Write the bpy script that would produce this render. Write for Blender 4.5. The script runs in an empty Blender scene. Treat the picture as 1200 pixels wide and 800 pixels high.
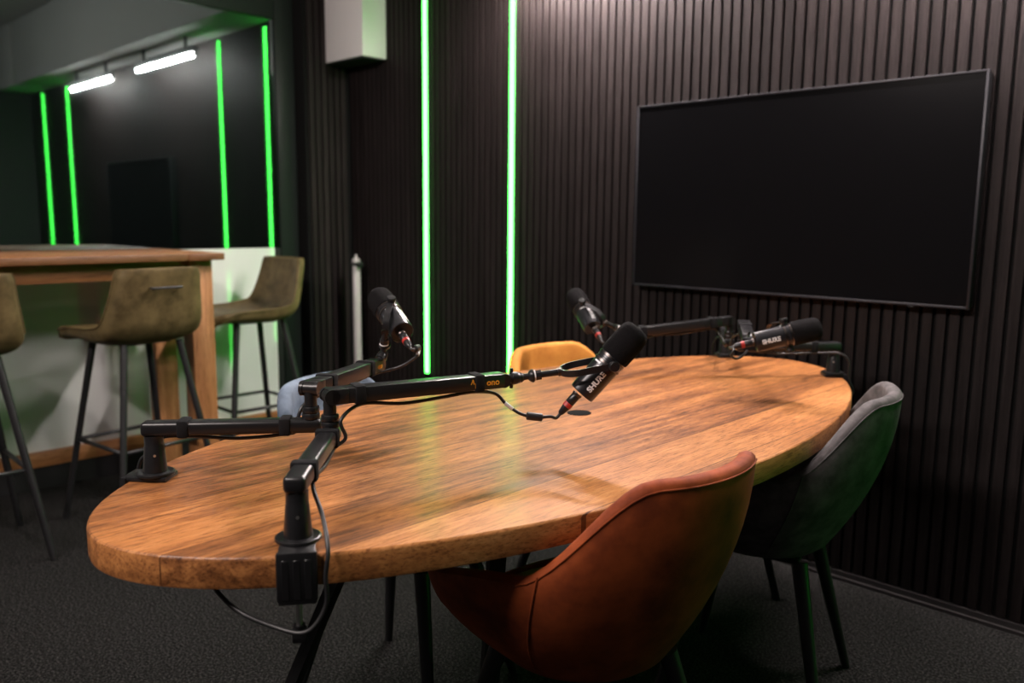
import bpy, bmesh, math, random
from mathutils import Vector, Matrix
import numpy as np
random.seed(7)
SC = bpy.context.scene
COL = SC.collection
V = Vector
PI = math.pi

# ------------------------------------------------------------------ camera basis (measured room: X along TV wall, Y into it, Z up)
CAM_H = 1.235
FPX = 978.81
PITCH, ROLL, YAW = math.radians(8.351), math.radians(0.469), math.radians(134.347)
F = V((math.cos(YAW)*math.cos(PITCH), math.sin(YAW)*math.cos(PITCH), -math.sin(PITCH)))
R0 = V((math.sin(YAW), -math.cos(YAW), 0)); U0 = R0.cross(F)
R = R0*math.cos(ROLL) + U0*math.sin(ROLL)
U = U0*math.cos(ROLL) - R0*math.sin(ROLL)
CAMLOC = V((0, 0, CAM_H))
UP = V((0, 0, 1))

# ------------------------------------------------------------------ materials
def new_mat(name):
    m = bpy.data.materials.new(name); m.use_nodes = True
    nt = m.node_tree
    return m, nt, nt.nodes['Principled BSDF']

def simple(name, col, rough=.5, metal=0., bump=0, bscale=300, coat=0., spec=.5):
    m, nt, b = new_mat(name)
    b.inputs['Base Color'].default_value = (*col, 1)
    b.inputs['Roughness'].default_value = rough
    b.inputs['Metallic'].default_value = metal
    b.inputs['Specular IOR Level'].default_value = spec
    if coat:
        b.inputs['Coat Weight'].default_value = coat; b.inputs['Coat Roughness'].default_value = .05
    if bump:
        tc = nt.nodes.new('ShaderNodeTexCoord'); n = nt.nodes.new('ShaderNodeTexNoise'); bp = nt.nodes.new('ShaderNodeBump')
        n.inputs['Scale'].default_value = bscale; n.inputs['Detail'].default_value = 3
        bp.inputs['Strength'].default_value = bump; bp.inputs['Distance'].default_value = .002
        nt.links.new(tc.outputs['Object'], n.inputs['Vector']); nt.links.new(n.outputs['Fac'], bp.inputs['Height'])
        nt.links.new(bp.outputs['Normal'], b.inputs['Normal'])
    return m

def ramp(nt, stops):
    r = nt.nodes.new('ShaderNodeValToRGB')
    el = r.color_ramp.elements
    while len(el) < len(stops): el.new(.5)
    for e, (p, c) in zip(el, stops):
        e.position = p; e.color = (*c, 1)
    return r

def wood(name, axis, stops, plank=.13, stretch=.045, rough=.42, streak=1.0, scale=26, seam=True, tint=.22, spec=.5, coat=0.):
    """planks running along an axis ('x','y','z') of the object with streaky grain"""
    m, nt, b = new_mat(name); L = nt.links
    tc = nt.nodes.new('ShaderNodeTexCoord')
    sep = nt.nodes.new('ShaderNodeSeparateXYZ'); L.new(tc.outputs['Object'], sep.inputs[0])
    across = {'x': 'Y', 'y': 'X', 'z': 'Y'}[axis]
    dv = nt.nodes.new('ShaderNodeMath'); dv.operation = 'DIVIDE'; dv.inputs[1].default_value = plank
    L.new(sep.outputs[across], dv.inputs[0])
    fl = nt.nodes.new('ShaderNodeMath'); fl.operation = 'FLOOR'; L.new(dv.outputs[0], fl.inputs[0])
    wn = nt.nodes.new('ShaderNodeTexWhiteNoise'); wn.noise_dimensions = '1D'; L.new(fl.outputs[0], wn.inputs['W'])
    # grain coordinates: shifted per plank, squeezed along the grain
    mp = nt.nodes.new('ShaderNodeMapping')
    s = [1, 1, 1]; s['xyz'.index(axis)] = stretch; mp.inputs['Scale'].default_value = s
    L.new(tc.outputs['Object'], mp.inputs['Vector'])
    off = nt.nodes.new('ShaderNodeVectorMath'); off.operation = 'MULTIPLY_ADD'
    L.new(wn.outputs['Color'], off.inputs[0]); off.inputs[1].default_value = (7, 7, 7); L.new(mp.outputs[0], off.inputs[2])
    n1 = nt.nodes.new('ShaderNodeTexNoise'); n1.inputs['Scale'].default_value = scale; n1.inputs['Detail'].default_value = 6
    n1.inputs['Roughness'].default_value = .62; n1.inputs['Distortion'].default_value = .9
    L.new(off.outputs[0], n1.inputs['Vector'])
    n2 = nt.nodes.new('ShaderNodeTexNoise'); n2.inputs['Scale'].default_value = scale*6; n2.inputs['Detail'].default_value = 5; n2.inputs['Roughness'].default_value = .7
    L.new(off.outputs[0], n2.inputs['Vector'])
    n3 = nt.nodes.new('ShaderNodeTexNoise'); n3.inputs['Scale'].default_value = 3.2; n3.inputs['Detail'].default_value = 2
    L.new(tc.outputs['Object'], n3.inputs['Vector'])
    a1 = nt.nodes.new('ShaderNodeMath'); a1.operation = 'MULTIPLY_ADD'; a1.inputs[1].default_value = .35*streak
    L.new(n2.outputs['Fac'], a1.inputs[0]); L.new(n1.outputs['Fac'], a1.inputs[2])
    a2 = nt.nodes.new('ShaderNodeMath'); a2.operation = 'MULTIPLY_ADD'; a2.inputs[1].default_value = tint
    L.new(wn.outputs['Value'], a2.inputs[0]); L.new(a1.outputs[0], a2.inputs[2])
    a3 = nt.nodes.new('ShaderNodeMath'); a3.operation = 'MULTIPLY_ADD'; a3.inputs[1].default_value = .3
    L.new(n3.outputs['Fac'], a3.inputs[0]); L.new(a2.outputs[0], a3.inputs[2])
    a4 = nt.nodes.new('ShaderNodeMath'); a4.operation = 'SUBTRACT'; a4.inputs[1].default_value = .17*streak + tint*.5 + .15
    L.new(a3.outputs[0], a4.inputs[0])
    r = ramp(nt, stops); L.new(a4.outputs[0], r.inputs[0])
    col = r.outputs[0]
    if seam:
        fr = nt.nodes.new('ShaderNodeMath'); fr.operation = 'FRACT'; L.new(dv.outputs[0], fr.inputs[0])
        sb = nt.nodes.new('ShaderNodeMath'); sb.operation = 'SUBTRACT'; sb.inputs[1].default_value = .5; L.new(fr.outputs[0], sb.inputs[0])
        ab = nt.nodes.new('ShaderNodeMath'); ab.operation = 'ABSOLUTE'; L.new(sb.outputs[0], ab.inputs[0])
        gt = nt.nodes.new('ShaderNodeMath'); gt.operation = 'GREATER_THAN'; gt.inputs[1].default_value = .5-.0012/plank; L.new(ab.outputs[0], gt.inputs[0])
        mx = nt.nodes.new('ShaderNodeMix'); mx.data_type = 'RGBA'
        L.new(gt.outputs[0], mx.inputs[0]); L.new(col, mx.inputs[6]); mx.inputs[7].default_value = (*[c*.45 for c in stops[1][1]], 1)
        col = mx.outputs[2]
    L.new(col, b.inputs['Base Color'])
    rr = nt.nodes.new('ShaderNodeMath'); rr.operation = 'MULTIPLY_ADD'; rr.inputs[1].default_value = .22; rr.inputs[2].default_value = rough-.11
    L.new(n1.outputs['Fac'], rr.inputs[0]); L.new(rr.outputs[0], b.inputs['Roughness'])
    # fine open pores: short dark dashes along the grain
    n4 = nt.nodes.new('ShaderNodeTexNoise'); n4.inputs['Scale'].default_value = scale*11; n4.inputs['Detail'].default_value = 3; n4.inputs['Roughness'].default_value = .75
    L.new(off.outputs[0], n4.inputs['Vector'])
    pr = ramp(nt, [(.36, (.50, .46, .42)), (.50, (1, 1, 1)), (.66, (1.0, 1.0, 1.0)), (.74, (1.0, 1.0, 1.0))]); L.new(n4.outputs['Fac'], pr.inputs[0])
    pm = nt.nodes.new('ShaderNodeMix'); pm.data_type = 'RGBA'; pm.blend_type = 'MULTIPLY'; pm.inputs[0].default_value = 1.0
    L.new(col, pm.inputs[6]); L.new(pr.outputs[0], pm.inputs[7]); L.new(pm.outputs[2], b.inputs['Base Color'])
    bp = nt.nodes.new('ShaderNodeBump'); bp.inputs['Strength'].default_value = .35; bp.inputs['Distance'].default_value = .0015
    L.new(a1.outputs[0], bp.inputs['Height']); L.new(bp.outputs['Normal'], b.inputs['Normal'])
    b.inputs['Specular IOR Level'].default_value = spec
    if coat:
        b.inputs['Coat Weight'].default_value = coat; b.inputs['Coat Roughness'].default_value = .14
        L.new(bp.outputs['Normal'], b.inputs['Coat Normal'])
    return m

def velvet(name, dark, light, scale=14, sheen=.35, rough=.75):
    m, nt, b = new_mat(name); L = nt.links
    tc = nt.nodes.new('ShaderNodeTexCoord')
    n = nt.nodes.new('ShaderNodeTexNoise'); n.inputs['Scale'].default_value = scale; n.inputs['Detail'].default_value = 5; n.inputs['Roughness'].default_value = .6
    L.new(tc.outputs['Object'], n.inputs['Vector'])
    r = ramp(nt, [(.32, dark), (.68, light)]); L.new(n.outputs['Fac'], r.inputs[0]); L.new(r.outputs[0], b.inputs['Base Color'])
    f = nt.nodes.new('ShaderNodeTexNoise'); f.inputs['Scale'].default_value = 700; L.new(tc.outputs['Object'], f.inputs['Vector'])
    bp = nt.nodes.new('ShaderNodeBump'); bp.inputs['Strength'].default_value = .25; bp.inputs['Distance'].default_value = .001
    L.new(f.outputs['Fac'], bp.inputs['Height']); L.new(bp.outputs['Normal'], b.inputs['Normal'])
    b.inputs['Roughness'].default_value = rough
    b.inputs['Sheen Weight'].default_value = sheen; b.inputs['Sheen Roughness'].default_value = .4
    b.inputs['Sheen Tint'].default_value = (*[min(1, c*2.2) for c in light], 1)
    b.inputs['Specular IOR Level'].default_value = .25
    return m

def emit(name, col, s):
    m = bpy.data.materials.new(name); m.use_nodes = True; nt = m.node_tree
    nt.nodes.remove(nt.nodes['Principled BSDF'])
    e = nt.nodes.new('ShaderNodeEmission'); e.inputs[0].default_value = (*col, 1); e.inputs[1].default_value = s
    nt.links.new(e.outputs[0], nt.nodes['Material Output'].inputs[0])
    return m

M = {}
M['table'] = wood('table_wood', 'y', [(.22, (.075, .026, .009)), (.42, (.25, .095, .030)), (.6, (.40, .163, .050)), (.85, (.53, .25, .09))], plank=.155, stretch=.085, scale=24, rough=.5, tint=.24, spec=.2, coat=.18, streak=1.7)
M['bar'] = wood('bar_wood', 'y', [(.2, (.16, .06, .022)), (.45, (.33, .14, .05)), (.62, (.44, .2, .08)), (.85, (.55, .29, .13))], plank=.16, rough=.45, tint=.15)
M['bar_leg'] = wood('bar_leg_wood', 'z', [(.2, (.16, .06, .022)), (.45, (.33, .14, .05)), (.62, (.44, .2, .08)), (.85, (.55, .29, .13))], plank=.3, rough=.5, seam=False, tint=.1)
M['slat'] = wood('slat_veneer', 'z', [(.2, (.0068, .0048, .0047)), (.5, (.016, .0121, .0119)), (.8, (.029, .0228, .0222))], plank=.04, stretch=.03, rough=.6, scale=40, seam=False, tint=.25, spec=.14)
M['felt'] = simple('black_felt', (.006, .006, .006), .95, spec=.1)
M['black'] = simple('black_powder_coat', (.010, .010, .011), .30, spec=.35, bump=.04, bscale=900)
M['black_matte'] = simple('black_matte', (.010, .010, .011), .6)
M['black_metal'] = simple('black_metal_legs', (.010, .010, .011), .45, bump=.03, bscale=700)
M['mic_body'] = simple('mic_metal', (.016, .016, .019), .28, metal=.35)
M['foam'] = simple('foam_windscreen', (.006, .0055, .006), .95, bump=.9, bscale=520, spec=.1)
M['strap'] = simple('hook_strap', (.008, .008, .009), .9, bump=.6, bscale=600, spec=.15)
M['cord'] = simple('rubber_cord', (.012, .012, .013), .42)
M['white'] = simple('white_print', (.72, .72, .74), .5)
M['amber'] = simple('amber_print', (.80, .34, .03), .5)
M['red'] = simple('red_ring', (.35, .02, .015), .45)
M['steel'] = simple('steel', (.55, .54, .53), .42, metal=1)
M['gunmetal'] = simple('gunmetal', (.10, .085, .08), .3, metal=1)
M['screen'] = simple('screen_glass', (.004, .004, .0045), .15, spec=.12)
M['bezel'] = simple('bezel', (.014, .014, .018), .4, spec=.35)
M['white_paint'] = simple('white_paint', (.62, .60, .60), .55)
M['frame'] = simple('frame_anthracite', (.012, .016, .014), .42, spec=.1)
M['plinth'] = simple('plinth_black', (.006, .006, .007), .6)
M['skirting'] = simple('skirting_black_gloss', (.03, .028, .028), .28)
M['pole'] = simple('pole_grey', (.36, .33, .335), .4)
M['ceiling'] = simple('ceiling_paint', (.55, .56, .55), .7)
M['darkwall'] = simple('dark_wall', (.03, .03, .032), .8)
M['soffit'] = simple('soffit_paint', (.50, .50, .49), .7)
M['orange'] = velvet('rust_velvet', (.12, .021, .006), (.38, .078, .018), 9, sheen=.03)
M['blue'] = velvet('blue_velvet', (.030, .048, .072), (.165, .21, .275), 10, sheen=.1)
M['yellow'] = velvet('ochre_velvet', (.42, .16, .025), (.62, .27, .05), 12, sheen=.2)
M['grey'] = velvet('charcoal_velvet', (.040, .037, .038), (.125, .114, .116), 22, sheen=.1)
M['olive'] = velvet('olive_leather', (.060, .042, .016), (.145, .105, .045), 16, sheen=.12, rough=.55)
M['seat_black'] = simple('chair_base_fabric', (.008, .008, .009), .9)
M['green'] = emit('green_led', (.068, 1.0, .080), 14)
M['tube'] = emit('tube_white', (1, .86, .84), 560)

def carpet():
    m, nt, b = new_mat('carpet'); L = nt.links
    tc = nt.nodes.new('ShaderNodeTexCoord')
    n = nt.nodes.new('ShaderNodeTexNoise'); n.inputs['Scale'].default_value = 150; n.inputs['Detail'].default_value = 4; n.inputs['Roughness'].default_value = .7
    L.new(tc.outputs['Object'], n.inputs['Vector'])
    v = nt.nodes.new('ShaderNodeTexVoronoi'); v.inputs['Scale'].default_value = 150; L.new(tc.outputs['Object'], v.inputs['Vector'])
    r = ramp(nt, [(.40, (.0015, .0015, .0015)), (.52, (.011, .0108, .0105)), (.64, (.060, .058, .056))]); L.new(n.outputs['Fac'], r.inputs[0])
    L.new(r.outputs[0], b.inputs['Base Color'])
    bp = nt.nodes.new('ShaderNodeBump'); bp.inputs['Strength'].default_value = .8; bp.inputs['Distance'].default_value = .006
    L.new(v.outputs['Distance'], bp.inputs['Height']); L.new(bp.outputs['Normal'], b.inputs['Normal'])
    b.inputs['Roughness'].default_value = .95; b.inputs['Specular IOR Level'].default_value = .1
    return m
M['carpet'] = carpet()

def glass():
    m = bpy.data.materials.new('dark_window_glass'); m.use_nodes = True; nt = m.node_tree
    nt.nodes.remove(nt.nodes['Principled BSDF']); L = nt.links
    t = nt.nodes.new('ShaderNodeBsdfTransparent'); t.inputs[0].default_value = (.55, .6, .6, 1)
    g = nt.nodes.new('ShaderNodeBsdfGlossy'); g.inputs['Color'].default_value = (.80, .96, .94, 1); g.inputs['Roughness'].default_value = .02
    mx = nt.nodes.new('ShaderNodeMixShader'); fr = nt.nodes.new('ShaderNodeLayerWeight'); fr.inputs['Blend'].default_value = .35
    ml = nt.nodes.new('ShaderNodeMath'); ml.operation = 'MULTIPLY_ADD'; ml.inputs[1].default_value = .5; ml.inputs[2].default_value = .15
    L.new(fr.outputs['Fresnel'], ml.inputs[0]); L.new(ml.outputs[0], mx.inputs[0])
    L.new(t.outputs[0], mx.inputs[1]); L.new(g.outputs[0], mx.inputs[2]); L.new(mx.outputs[0], nt.nodes['Material Output'].inputs[0])
    return m
M['glass'] = glass()
M['white_glass'] = simple('white_backed_glass', (.74, .77, .74), .5, coat=1.0)
M['white_glass'].node_tree.nodes['Principled BSDF'].inputs['Coat Roughness'].default_value = .03

# ------------------------------------------------------------------ mesh builder
class MB:
    def __init__(s): s.v = []; s.f = []
    def add(s, vs, fs):
        o = len(s.v); s.v += [V(p) for p in vs]; s.f += [tuple(i+o for i in f) for f in fs]; return s
    def bm(s, b, mtx=None):
        b.verts.ensure_lookup_table(); b.verts.index_update()
        vs = [(mtx @ v.co) if mtx else v.co.copy() for v in b.verts]
        fs = [[v.index for v in f.verts] for f in b.faces]; b.free(); return s.add(vs, fs)
    def box(s, lo, hi, bev=0., seg=2, mtx=None):
        b = bmesh.new(); bmesh.ops.create_cube(b, size=1)
        c = (V(lo)+V(hi))/2; d = V(hi)-V(lo)
        for v in b.verts: v.co = V((v.co.x*d.x, v.co.y*d.y, v.co.z*d.z)) + c
        if bev: bmesh.ops.bevel(b, geom=b.edges[:], offset=bev, segments=seg, profile=.5, affect='EDGES')
        return s.bm(b, mtx)
    def lathe(s, prof, mtx=None, n=24, cap=True):
        """prof: (r, z) list, revolved about local z"""
        vs = []; fs = []
        for r, z in prof:
            for k in range(n):
                a = 2*PI*k/n; vs.append(V((r*math.cos(a), r*math.sin(a), z)))
        for i in range(len(prof)-1):
            for k in range(n):
                fs.append((i*n+k, i*n+(k+1) % n, (i+1)*n+(k+1) % n, (i+1)*n+k))
        if cap:
            fs.append(tuple(range(n-1, -1, -1))); fs.append(tuple((len(prof)-1)*n+k for k in range(n)))
        if mtx: vs = [mtx @ p for p in vs]
        return s.add(vs, fs)
    def cyl(s, a, b, r0, r1=None, n=20):
        a, b = V(a), V(b); r1 = r0 if r1 is None else r1
        return s.lathe([(r0, 0), (r1, (b-a).length)], frame_z(a, b-a), n)
    def tube(s, pts, r, n=10, smooth=6, closed=False):
        pts = [V(p) for p in pts]
        if smooth: pts = catmull(pts, smooth, closed)
        m = len(pts); rs = r if isinstance(r, (list, tuple)) else [r]*m
        if len(rs) != m: rs = [rs[min(len(rs)-1, int(i*len(rs)/m))] for i in range(m)]
        t = [(pts[(i+1) % m if closed else min(i+1, m-1)]-pts[(i-1) % m if closed else max(i-1, 0)]).normalized() for i in range(m)]
        nrm = t[0].orthogonal().normalized(); vs = []; fs = []
        for i in range(m):
            nrm = (nrm - t[i]*nrm.dot(t[i])).normalized(); bn = t[i].cross(nrm)
            for k in range(n):
                a = 2*PI*k/n; vs.append(pts[i] + (nrm*math.cos(a)+bn*math.sin(a))*rs[i])
        for i in range(m if closed else m-1):
            j = (i+1) % m
            for k in range(n): fs.append((i*n+k, i*n+(k+1) % n, j*n+(k+1) % n, j*n+k))
        if not closed:
            fs.append(tuple(range(n-1, -1, -1))); fs.append(tuple((m-1)*n+k for k in range(n)))
        return s.add(vs, fs)
    def ribbon(s, pts, nrm_pts, w, t):
        """flat band: pts centre line, nrm_pts direction of its width, w width, t thickness"""
        m = len(pts); vs = []; fs = []
        for i in range(m):
            tg = (pts[min(i+1, m-1)]-pts[max(i-1, 0)]).normalized(); wd = nrm_pts[i].normalized(); n = tg.cross(wd).normalized()
            for a, b in ((-1, -1), (1, -1), (1, 1), (-1, 1)): vs.append(pts[i]+wd*(a*w/2)+n*(b*t/2))
        for i in range(m-1):
            for k in range(4): fs.append((i*4+k, i*4+(k+1) % 4, (i+1)*4+(k+1) % 4, (i+1)*4+k))
        fs.append((3, 2, 1, 0)); fs.append(tuple((m-1)*4+k for k in range(4)))
        return s.add(vs, fs)
    def grid(s, rows, closed_u=False, flip=False):
        nv = len(rows[0]); vs = [p for r in rows for p in r]; fs = []
        nr = len(rows)
        for i in range(nr if closed_u else nr-1):
            j = (i+1) % nr
            for k in range(nv-1):
                q = (i*nv+k, i*nv+k+1, j*nv+k+1, j*nv+k)
                fs.append(q[::-1] if flip else q)
        return s.add(vs, fs)
    def build(s, name, mat, parent=None, smooth=True, ang=40, origin=None):
        off = V((0, 0, 0))
        if parent is None and origin is not None: off = V(origin)
        me = bpy.data.meshes.new(name); me.from_pydata([p-off for p in s.v], [], s.f); me.update()
        b = bmesh.new(); b.from_mesh(me); bmesh.ops.recalc_face_normals(b, faces=b.faces[:]); b.to_mesh(me); b.free()
        o = bpy.data.objects.new(name, me); COL.objects.link(o); me.materials.append(mat)
        if smooth:
            me.shade_smooth(); me.set_sharp_from_angle(angle=math.radians(ang))
            for p in me.polygons:
                if len(p.vertices) > 6: p.use_smooth = False
        if parent is not None: o.parent = parent
        o.location = off
        return o

def frame_z(o, z):
    z = V(z).normalized(); x = z.orthogonal().normalized(); y = z.cross(x)
    return Matrix(((x.x, y.x, z.x, o[0]), (x.y, y.y, z.y, o[1]), (x.z, y.z, z.z, o[2]), (0, 0, 0, 1)))
def frame_xyz(o, x, y, z):
    return Matrix(((x[0], y[0], z[0], o[0]), (x[1], y[1], z[1], o[1]), (x[2], y[2], z[2], o[2]), (0, 0, 0, 1)))
def catmull(p, n, closed=False):
    out = []; m = len(p)
    rng = range(m) if closed else range(m-1)
    for i in rng:
        if closed: a, b, c, d = p[(i-1) % m], p[i], p[(i+1) % m], p[(i+2) % m]
        else: a, b, c, d = p[max(i-1, 0)], p[i], p[i+1], p[min(i+2, m-1)]
        for k in range(n):
            t = k/n
            out.append(.5*((2*b)+(c-a)*t+(2*a-5*b+4*c-d)*t*t+(3*b-a-3*c+d)*t**3))
    if not closed: out.append(p[-1])
    return out
def sm(a, b, x):
    t = max(0, min(1, (x-a)/(b-a))); return t*t*(3-2*t)

def tag(o, label, cat, group=None):
    o['label'] = label; o['category'] = cat
    if group: o['group'] = group
    return o
def thing(name, label, cat, loc=(0, 0, 0), rot=0., group=None):
    o = bpy.data.objects.new(name, None); COL.objects.link(o); o.empty_display_size = .05
    o.location = loc; o.rotation_euler = (0, 0, rot)
    return tag(o, label, cat, group)
def struct(o):
    o['kind'] = 'structure'; return o
class Rel:
    """collects world-space geometry and links it under a thing placed at loc"""
    def __init__(s, root): s.root = root; s.loc = V(root.location)
    def part(s, name, mb, mat, parent=None, label=None, **k):
        mb.v = [p-s.loc for p in mb.v]
        o = mb.build(name, mat, parent or s.root, **k)
        if label: o['label'] = label
        return o

def text_mesh(body, size, depth=.0004, bold=0.):
    c = bpy.data.curves.new('lettering', 'FONT'); c.body = body; c.size = size; c.extrude = depth; c.offset = bold
    c.align_x = 'CENTER'; c.align_y = 'CENTER'; c.resolution_u = 4
    o = bpy.data.objects.new('lettering', c); COL.objects.link(o)
    dg = bpy.context.evaluated_depsgraph_get(); dg.update()
    me = bpy.data.meshes.new_from_object(o.evaluated_get(dg))
    vs = [v.co.copy() for v in me.vertices]; fs = [tuple(p.vertices) for p in me.polygons]
    bpy.data.objects.remove(o); bpy.data.curves.remove(c); bpy.data.meshes.remove(me)
    return vs, fs

# ================================================================== ROOM
WY = 2.786          # face of the slats on the TV wall
LX = -4.0           # face of the left wall
RX = 1.26
FY = -1.7
CZ = 2.98
b = MB().box((LX-.3, FY-.1, -.1), (RX+.1, WY+.12, 0)); struct(b.build('floor', M['carpet'], smooth=False))

STRIPS = [(-3.345, .43, 2.40), (-2.735, .14, 2.40), (.21, .08, 2.40), (.88, .08, 2.40)]
# TV wall: felt backing with slats
b = MB().box((LX-.3, WY+.012, 0), (RX+.1, WY+.12, CZ)); wb = struct(b.build('wall_back', M['felt'], smooth=False))
b = MB(); x = LX+.012
while x < RX:
    if not any(abs(x+.014-s[0]) < .0245 for s in STRIPS):
        b.box((x, WY, .035), (x+.028, WY+.013, 2.42))
    x += .04
b.build('slats', M['slat'], wb, smooth=False)
# left wall: solid part with slats next to the corner, anthracite window surround
YS0, YS1 = 2.392, 2.505
b = MB().box((LX-.3, YS1, 0), (LX-.012, WY+.012, CZ))
b.box((LX-.3, FY-.1, 2.27), (LX-.16, YS1, CZ)).box((LX-.3, FY-.1, 0), (LX-.16, YS1, .12))
wl = struct(b.build('wall_left', M['felt'], smooth=False))
b = MB(); y = WY-.03
while y > YS1+.03:
    b.box((LX-.013, y-.028, .035), (LX, y, 2.6)); y -= .04
b.build('slats', M['slat'], wl, smooth=False)
b = MB().box((LX-.17, YS0, 0), (LX-.10, YS1-.001, CZ), .003).box((LX-.17, FY, 2.262), (LX-.10, YS0-.001, CZ), .003)
b.build('window_surround', M['frame'], wl)
b = MB().box((RX, FY-.1, 0), (RX+.1, WY+.1, CZ)); struct(b.build('wall_right', M['darkwall'], smooth=False))
b = MB().box((LX-.3, FY-.1, 0), (RX+.1, FY, CZ)); struct(b.build('wall_front', M['darkwall'], smooth=False))
# ceiling: corrugated white deck
b = MB(); xs = []
x = LX-.3
prof = []
while x < RX+.1:
    prof += [(x, 0), (x+.08, 0), (x+.095, .06), (x+.145, .06)]; x += .16
rows = [[V((px, FY-.1, CZ+pz)) for px, pz in prof], [V((px, WY+.12, CZ+pz)) for px, pz in prof]]
b.grid(rows); b.box((LX-.3, FY-.1, CZ+.08), (RX+.1, WY+.12, CZ+.12)); struct(b.build('ceiling', M['ceiling'], smooth=False))
# soffit over the TV wall
b = MB().box((LX+.16, WY-.30, 2.43), (.62, WY+.012, CZ-.002), .002).box((.68, WY-.30, 2.43), (RX-.001, WY+.012, CZ-.002), .002)
struct(b.build('trim_1', M['soffit']))
# skirting along the slats
b = MB().box((LX, WY-.004, 0), (RX, WY+.012, .03)).box((LX, WY-.016, 0), (RX, WY-.005, .012))
struct(b.build('baseboard_back', M['skirting'], smooth=False))
# window: pane, white backed lower glass, wooden sill and black plinth
w = bpy.data.objects.new('window_1', None); COL.objects.link(w); w.location = (LX-.12, 0, 0); struct(w)
W_ = Rel(w)
W_.part('glass_pane', MB().box((LX-.124, FY, 1.073), (LX-.116, YS0-.002, 2.262)), M['glass'], smooth=False)
W_.part('lower_panel', MB().box((LX-.13, FY, .170), (LX-.114, YS0-.035, 1.07)), M['white_glass'], smooth=False, label='white glossy lower panel')
W_.part('mullion', MB().box((LX-.13, YS0-.033, .170), (LX-.108, YS0-.002, 1.068)), M['plinth'], smooth=False)
W_.part('dark_room_panel', MB().box((LX-.158, FY, .12), (LX-.150, YS0-.002, 2.262)), M['plinth'], smooth=False)  # added near-black sheet, stands in for the darkness of the room behind the pane
W_.part('sill', MB().box((LX-.13, FY, .102), (LX-.088, YS0-.002, .169), .003), M['bar'])
W_.part('plinth', MB().box((LX-.13, FY, 0), (LX-.098, YS0-.002, .1015)), M['plinth'], smooth=False)

# LED strips
names = ['green vertical LED strip left of the two on the slat wall, nearer the corner pole',
         'green vertical LED strip rising straight behind the ochre yellow chair',
         'green LED strip right of the television, nearer it, seen reflected in the window',
         'green LED strip right of the television, farther from it, seen reflected leftmost in the window']
for (x, z0, z1), nm in zip(STRIPS, names):
    t = thing('led_strip', nm, 'led strip', (x, WY, z0), group='green LED strips in the slat wall'); t_ = Rel(t)
    t_.part('channel', MB().box((x-.017, WY-.001, z0-.006), (x+.017, WY+.013, z1+.006)), M['steel'], smooth=False)
    mb = MB(); prof = [V((x+.0135*math.cos(a), WY-.0015-.0085*math.sin(a), 0)) for a in np.linspace(0, PI, 9)]
    mb.grid([[p+V((0, 0, z0)) for p in prof], [p+V((0, 0, z1)) for p in prof]])
    mb.add([p+V((0, 0, z0)) for p in prof], [tuple(range(9))]).add([p+V((0, 0, z1)) for p in prof], [tuple(range(9))])
    t_.part('diffuser', mb, M['green'], label='glowing green diffuser')

# tube lights under the soffit
TY, TZ = WY-.15, 2.30
for (x0, x1), nm in (((-2.68, -1.75), 'white tube light under the soffit at the window end, right one in the reflection'),
                     ((-1.26, -.37), 'white tube light under the soffit farther from the window, left one in the reflection')):
    t = thing('tube_light', nm, 'lamp', ((x0+x1)/2, TY, TZ), group='tube lights above the television'); t_ = Rel(t)
    t_.part('housing', MB().box((x0-.03, TY-.018, TZ+.020), (x1+.03, TY+.018, TZ+.048), .004), M['black'])
    for xb in (x0+.12, x1-.12):
        t_.part('bracket', MB().box((xb-.012, TY-.010, TZ+.047), (xb+.012, TY+.010, 2.4295), .002), M['black'])
    t_.part('tube', MB().lathe([(.0, 0), (.010, .004), (.016, .016), (.016, x1-x0-.016), (.010, x1-x0-.004), (0, x1-x0)], frame_z((x0, TY, TZ), (1, 0, 0)), 16, cap=False), M['tube'], label='glowing white tube')
    for xa, xb in ((x0-.03, x0+.004), (x1-.004, x1+.03)):
        t_.part('end_cap', MB().cyl((xa, TY, TZ), (xb, TY, TZ), .012).box(((xa+xb)/2-.006, TY-.008, TZ), ((xa+xb)/2+.006, TY+.008, TZ+.0205)), M['black'])

# corner box
bx = thing('wall_box', 'white painted box high in the corner between the slat walls', 'box', (-3.83, WY-.07, 2.06)); b_ = Rel(bx)
b_.part('casing', MB().box((LX+.002, 2.635, 2.058), (-3.66, WY-.002, CZ-.003), .002), M['white_paint'])
b_.part('bottom_plate', MB().box((LX+.006, 2.640, 2.050), (-3.665, WY-.006, 2.0575), .001), M['black_matte'], label='dark underside plate')

# pole in the corner
px_, py_ = -3.845, 2.70
st = thing('pole_stand', 'pale grey pole with a black clamp standing in the corner of the slat walls', 'stand', (px_, py_, 0)); s_ = Rel(st)
s_.part('pole', MB().lathe([(.022, .02), (.022, .975), (.0205, .978)], Matrix.Translation((px_, py_, 0)), 20), M['pole'])
s_.part('cap', MB().lathe([(.0225, .978), (.0225, .99), (.0235, 1.0), (.02, 1.012), (.008, 1.016), (.007, 1.03), (.004, 1.036)], Matrix.Translation((px_, py_, 0)), 20), M['pole'])
c = MB().lathe([(.0245, .972), (.0245, .99)], Matrix.Translation((px_, py_, 0)), 20)
c.box((px_+.02, py_-.012, .968), (px_+.055, py_+.012, .994), .004).cyl((px_+.045, py_, .98), (px_+.045, py_-.035, .98), .009)
s_.part('clamp', c, M['black'])
s_.part('base', MB().lathe([(.12, 0), (.12, .012), (.10, .02), (.03, .024), (.022, .04)], Matrix.Translation((px_, py_, 0)), 28), M['black'])

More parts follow.
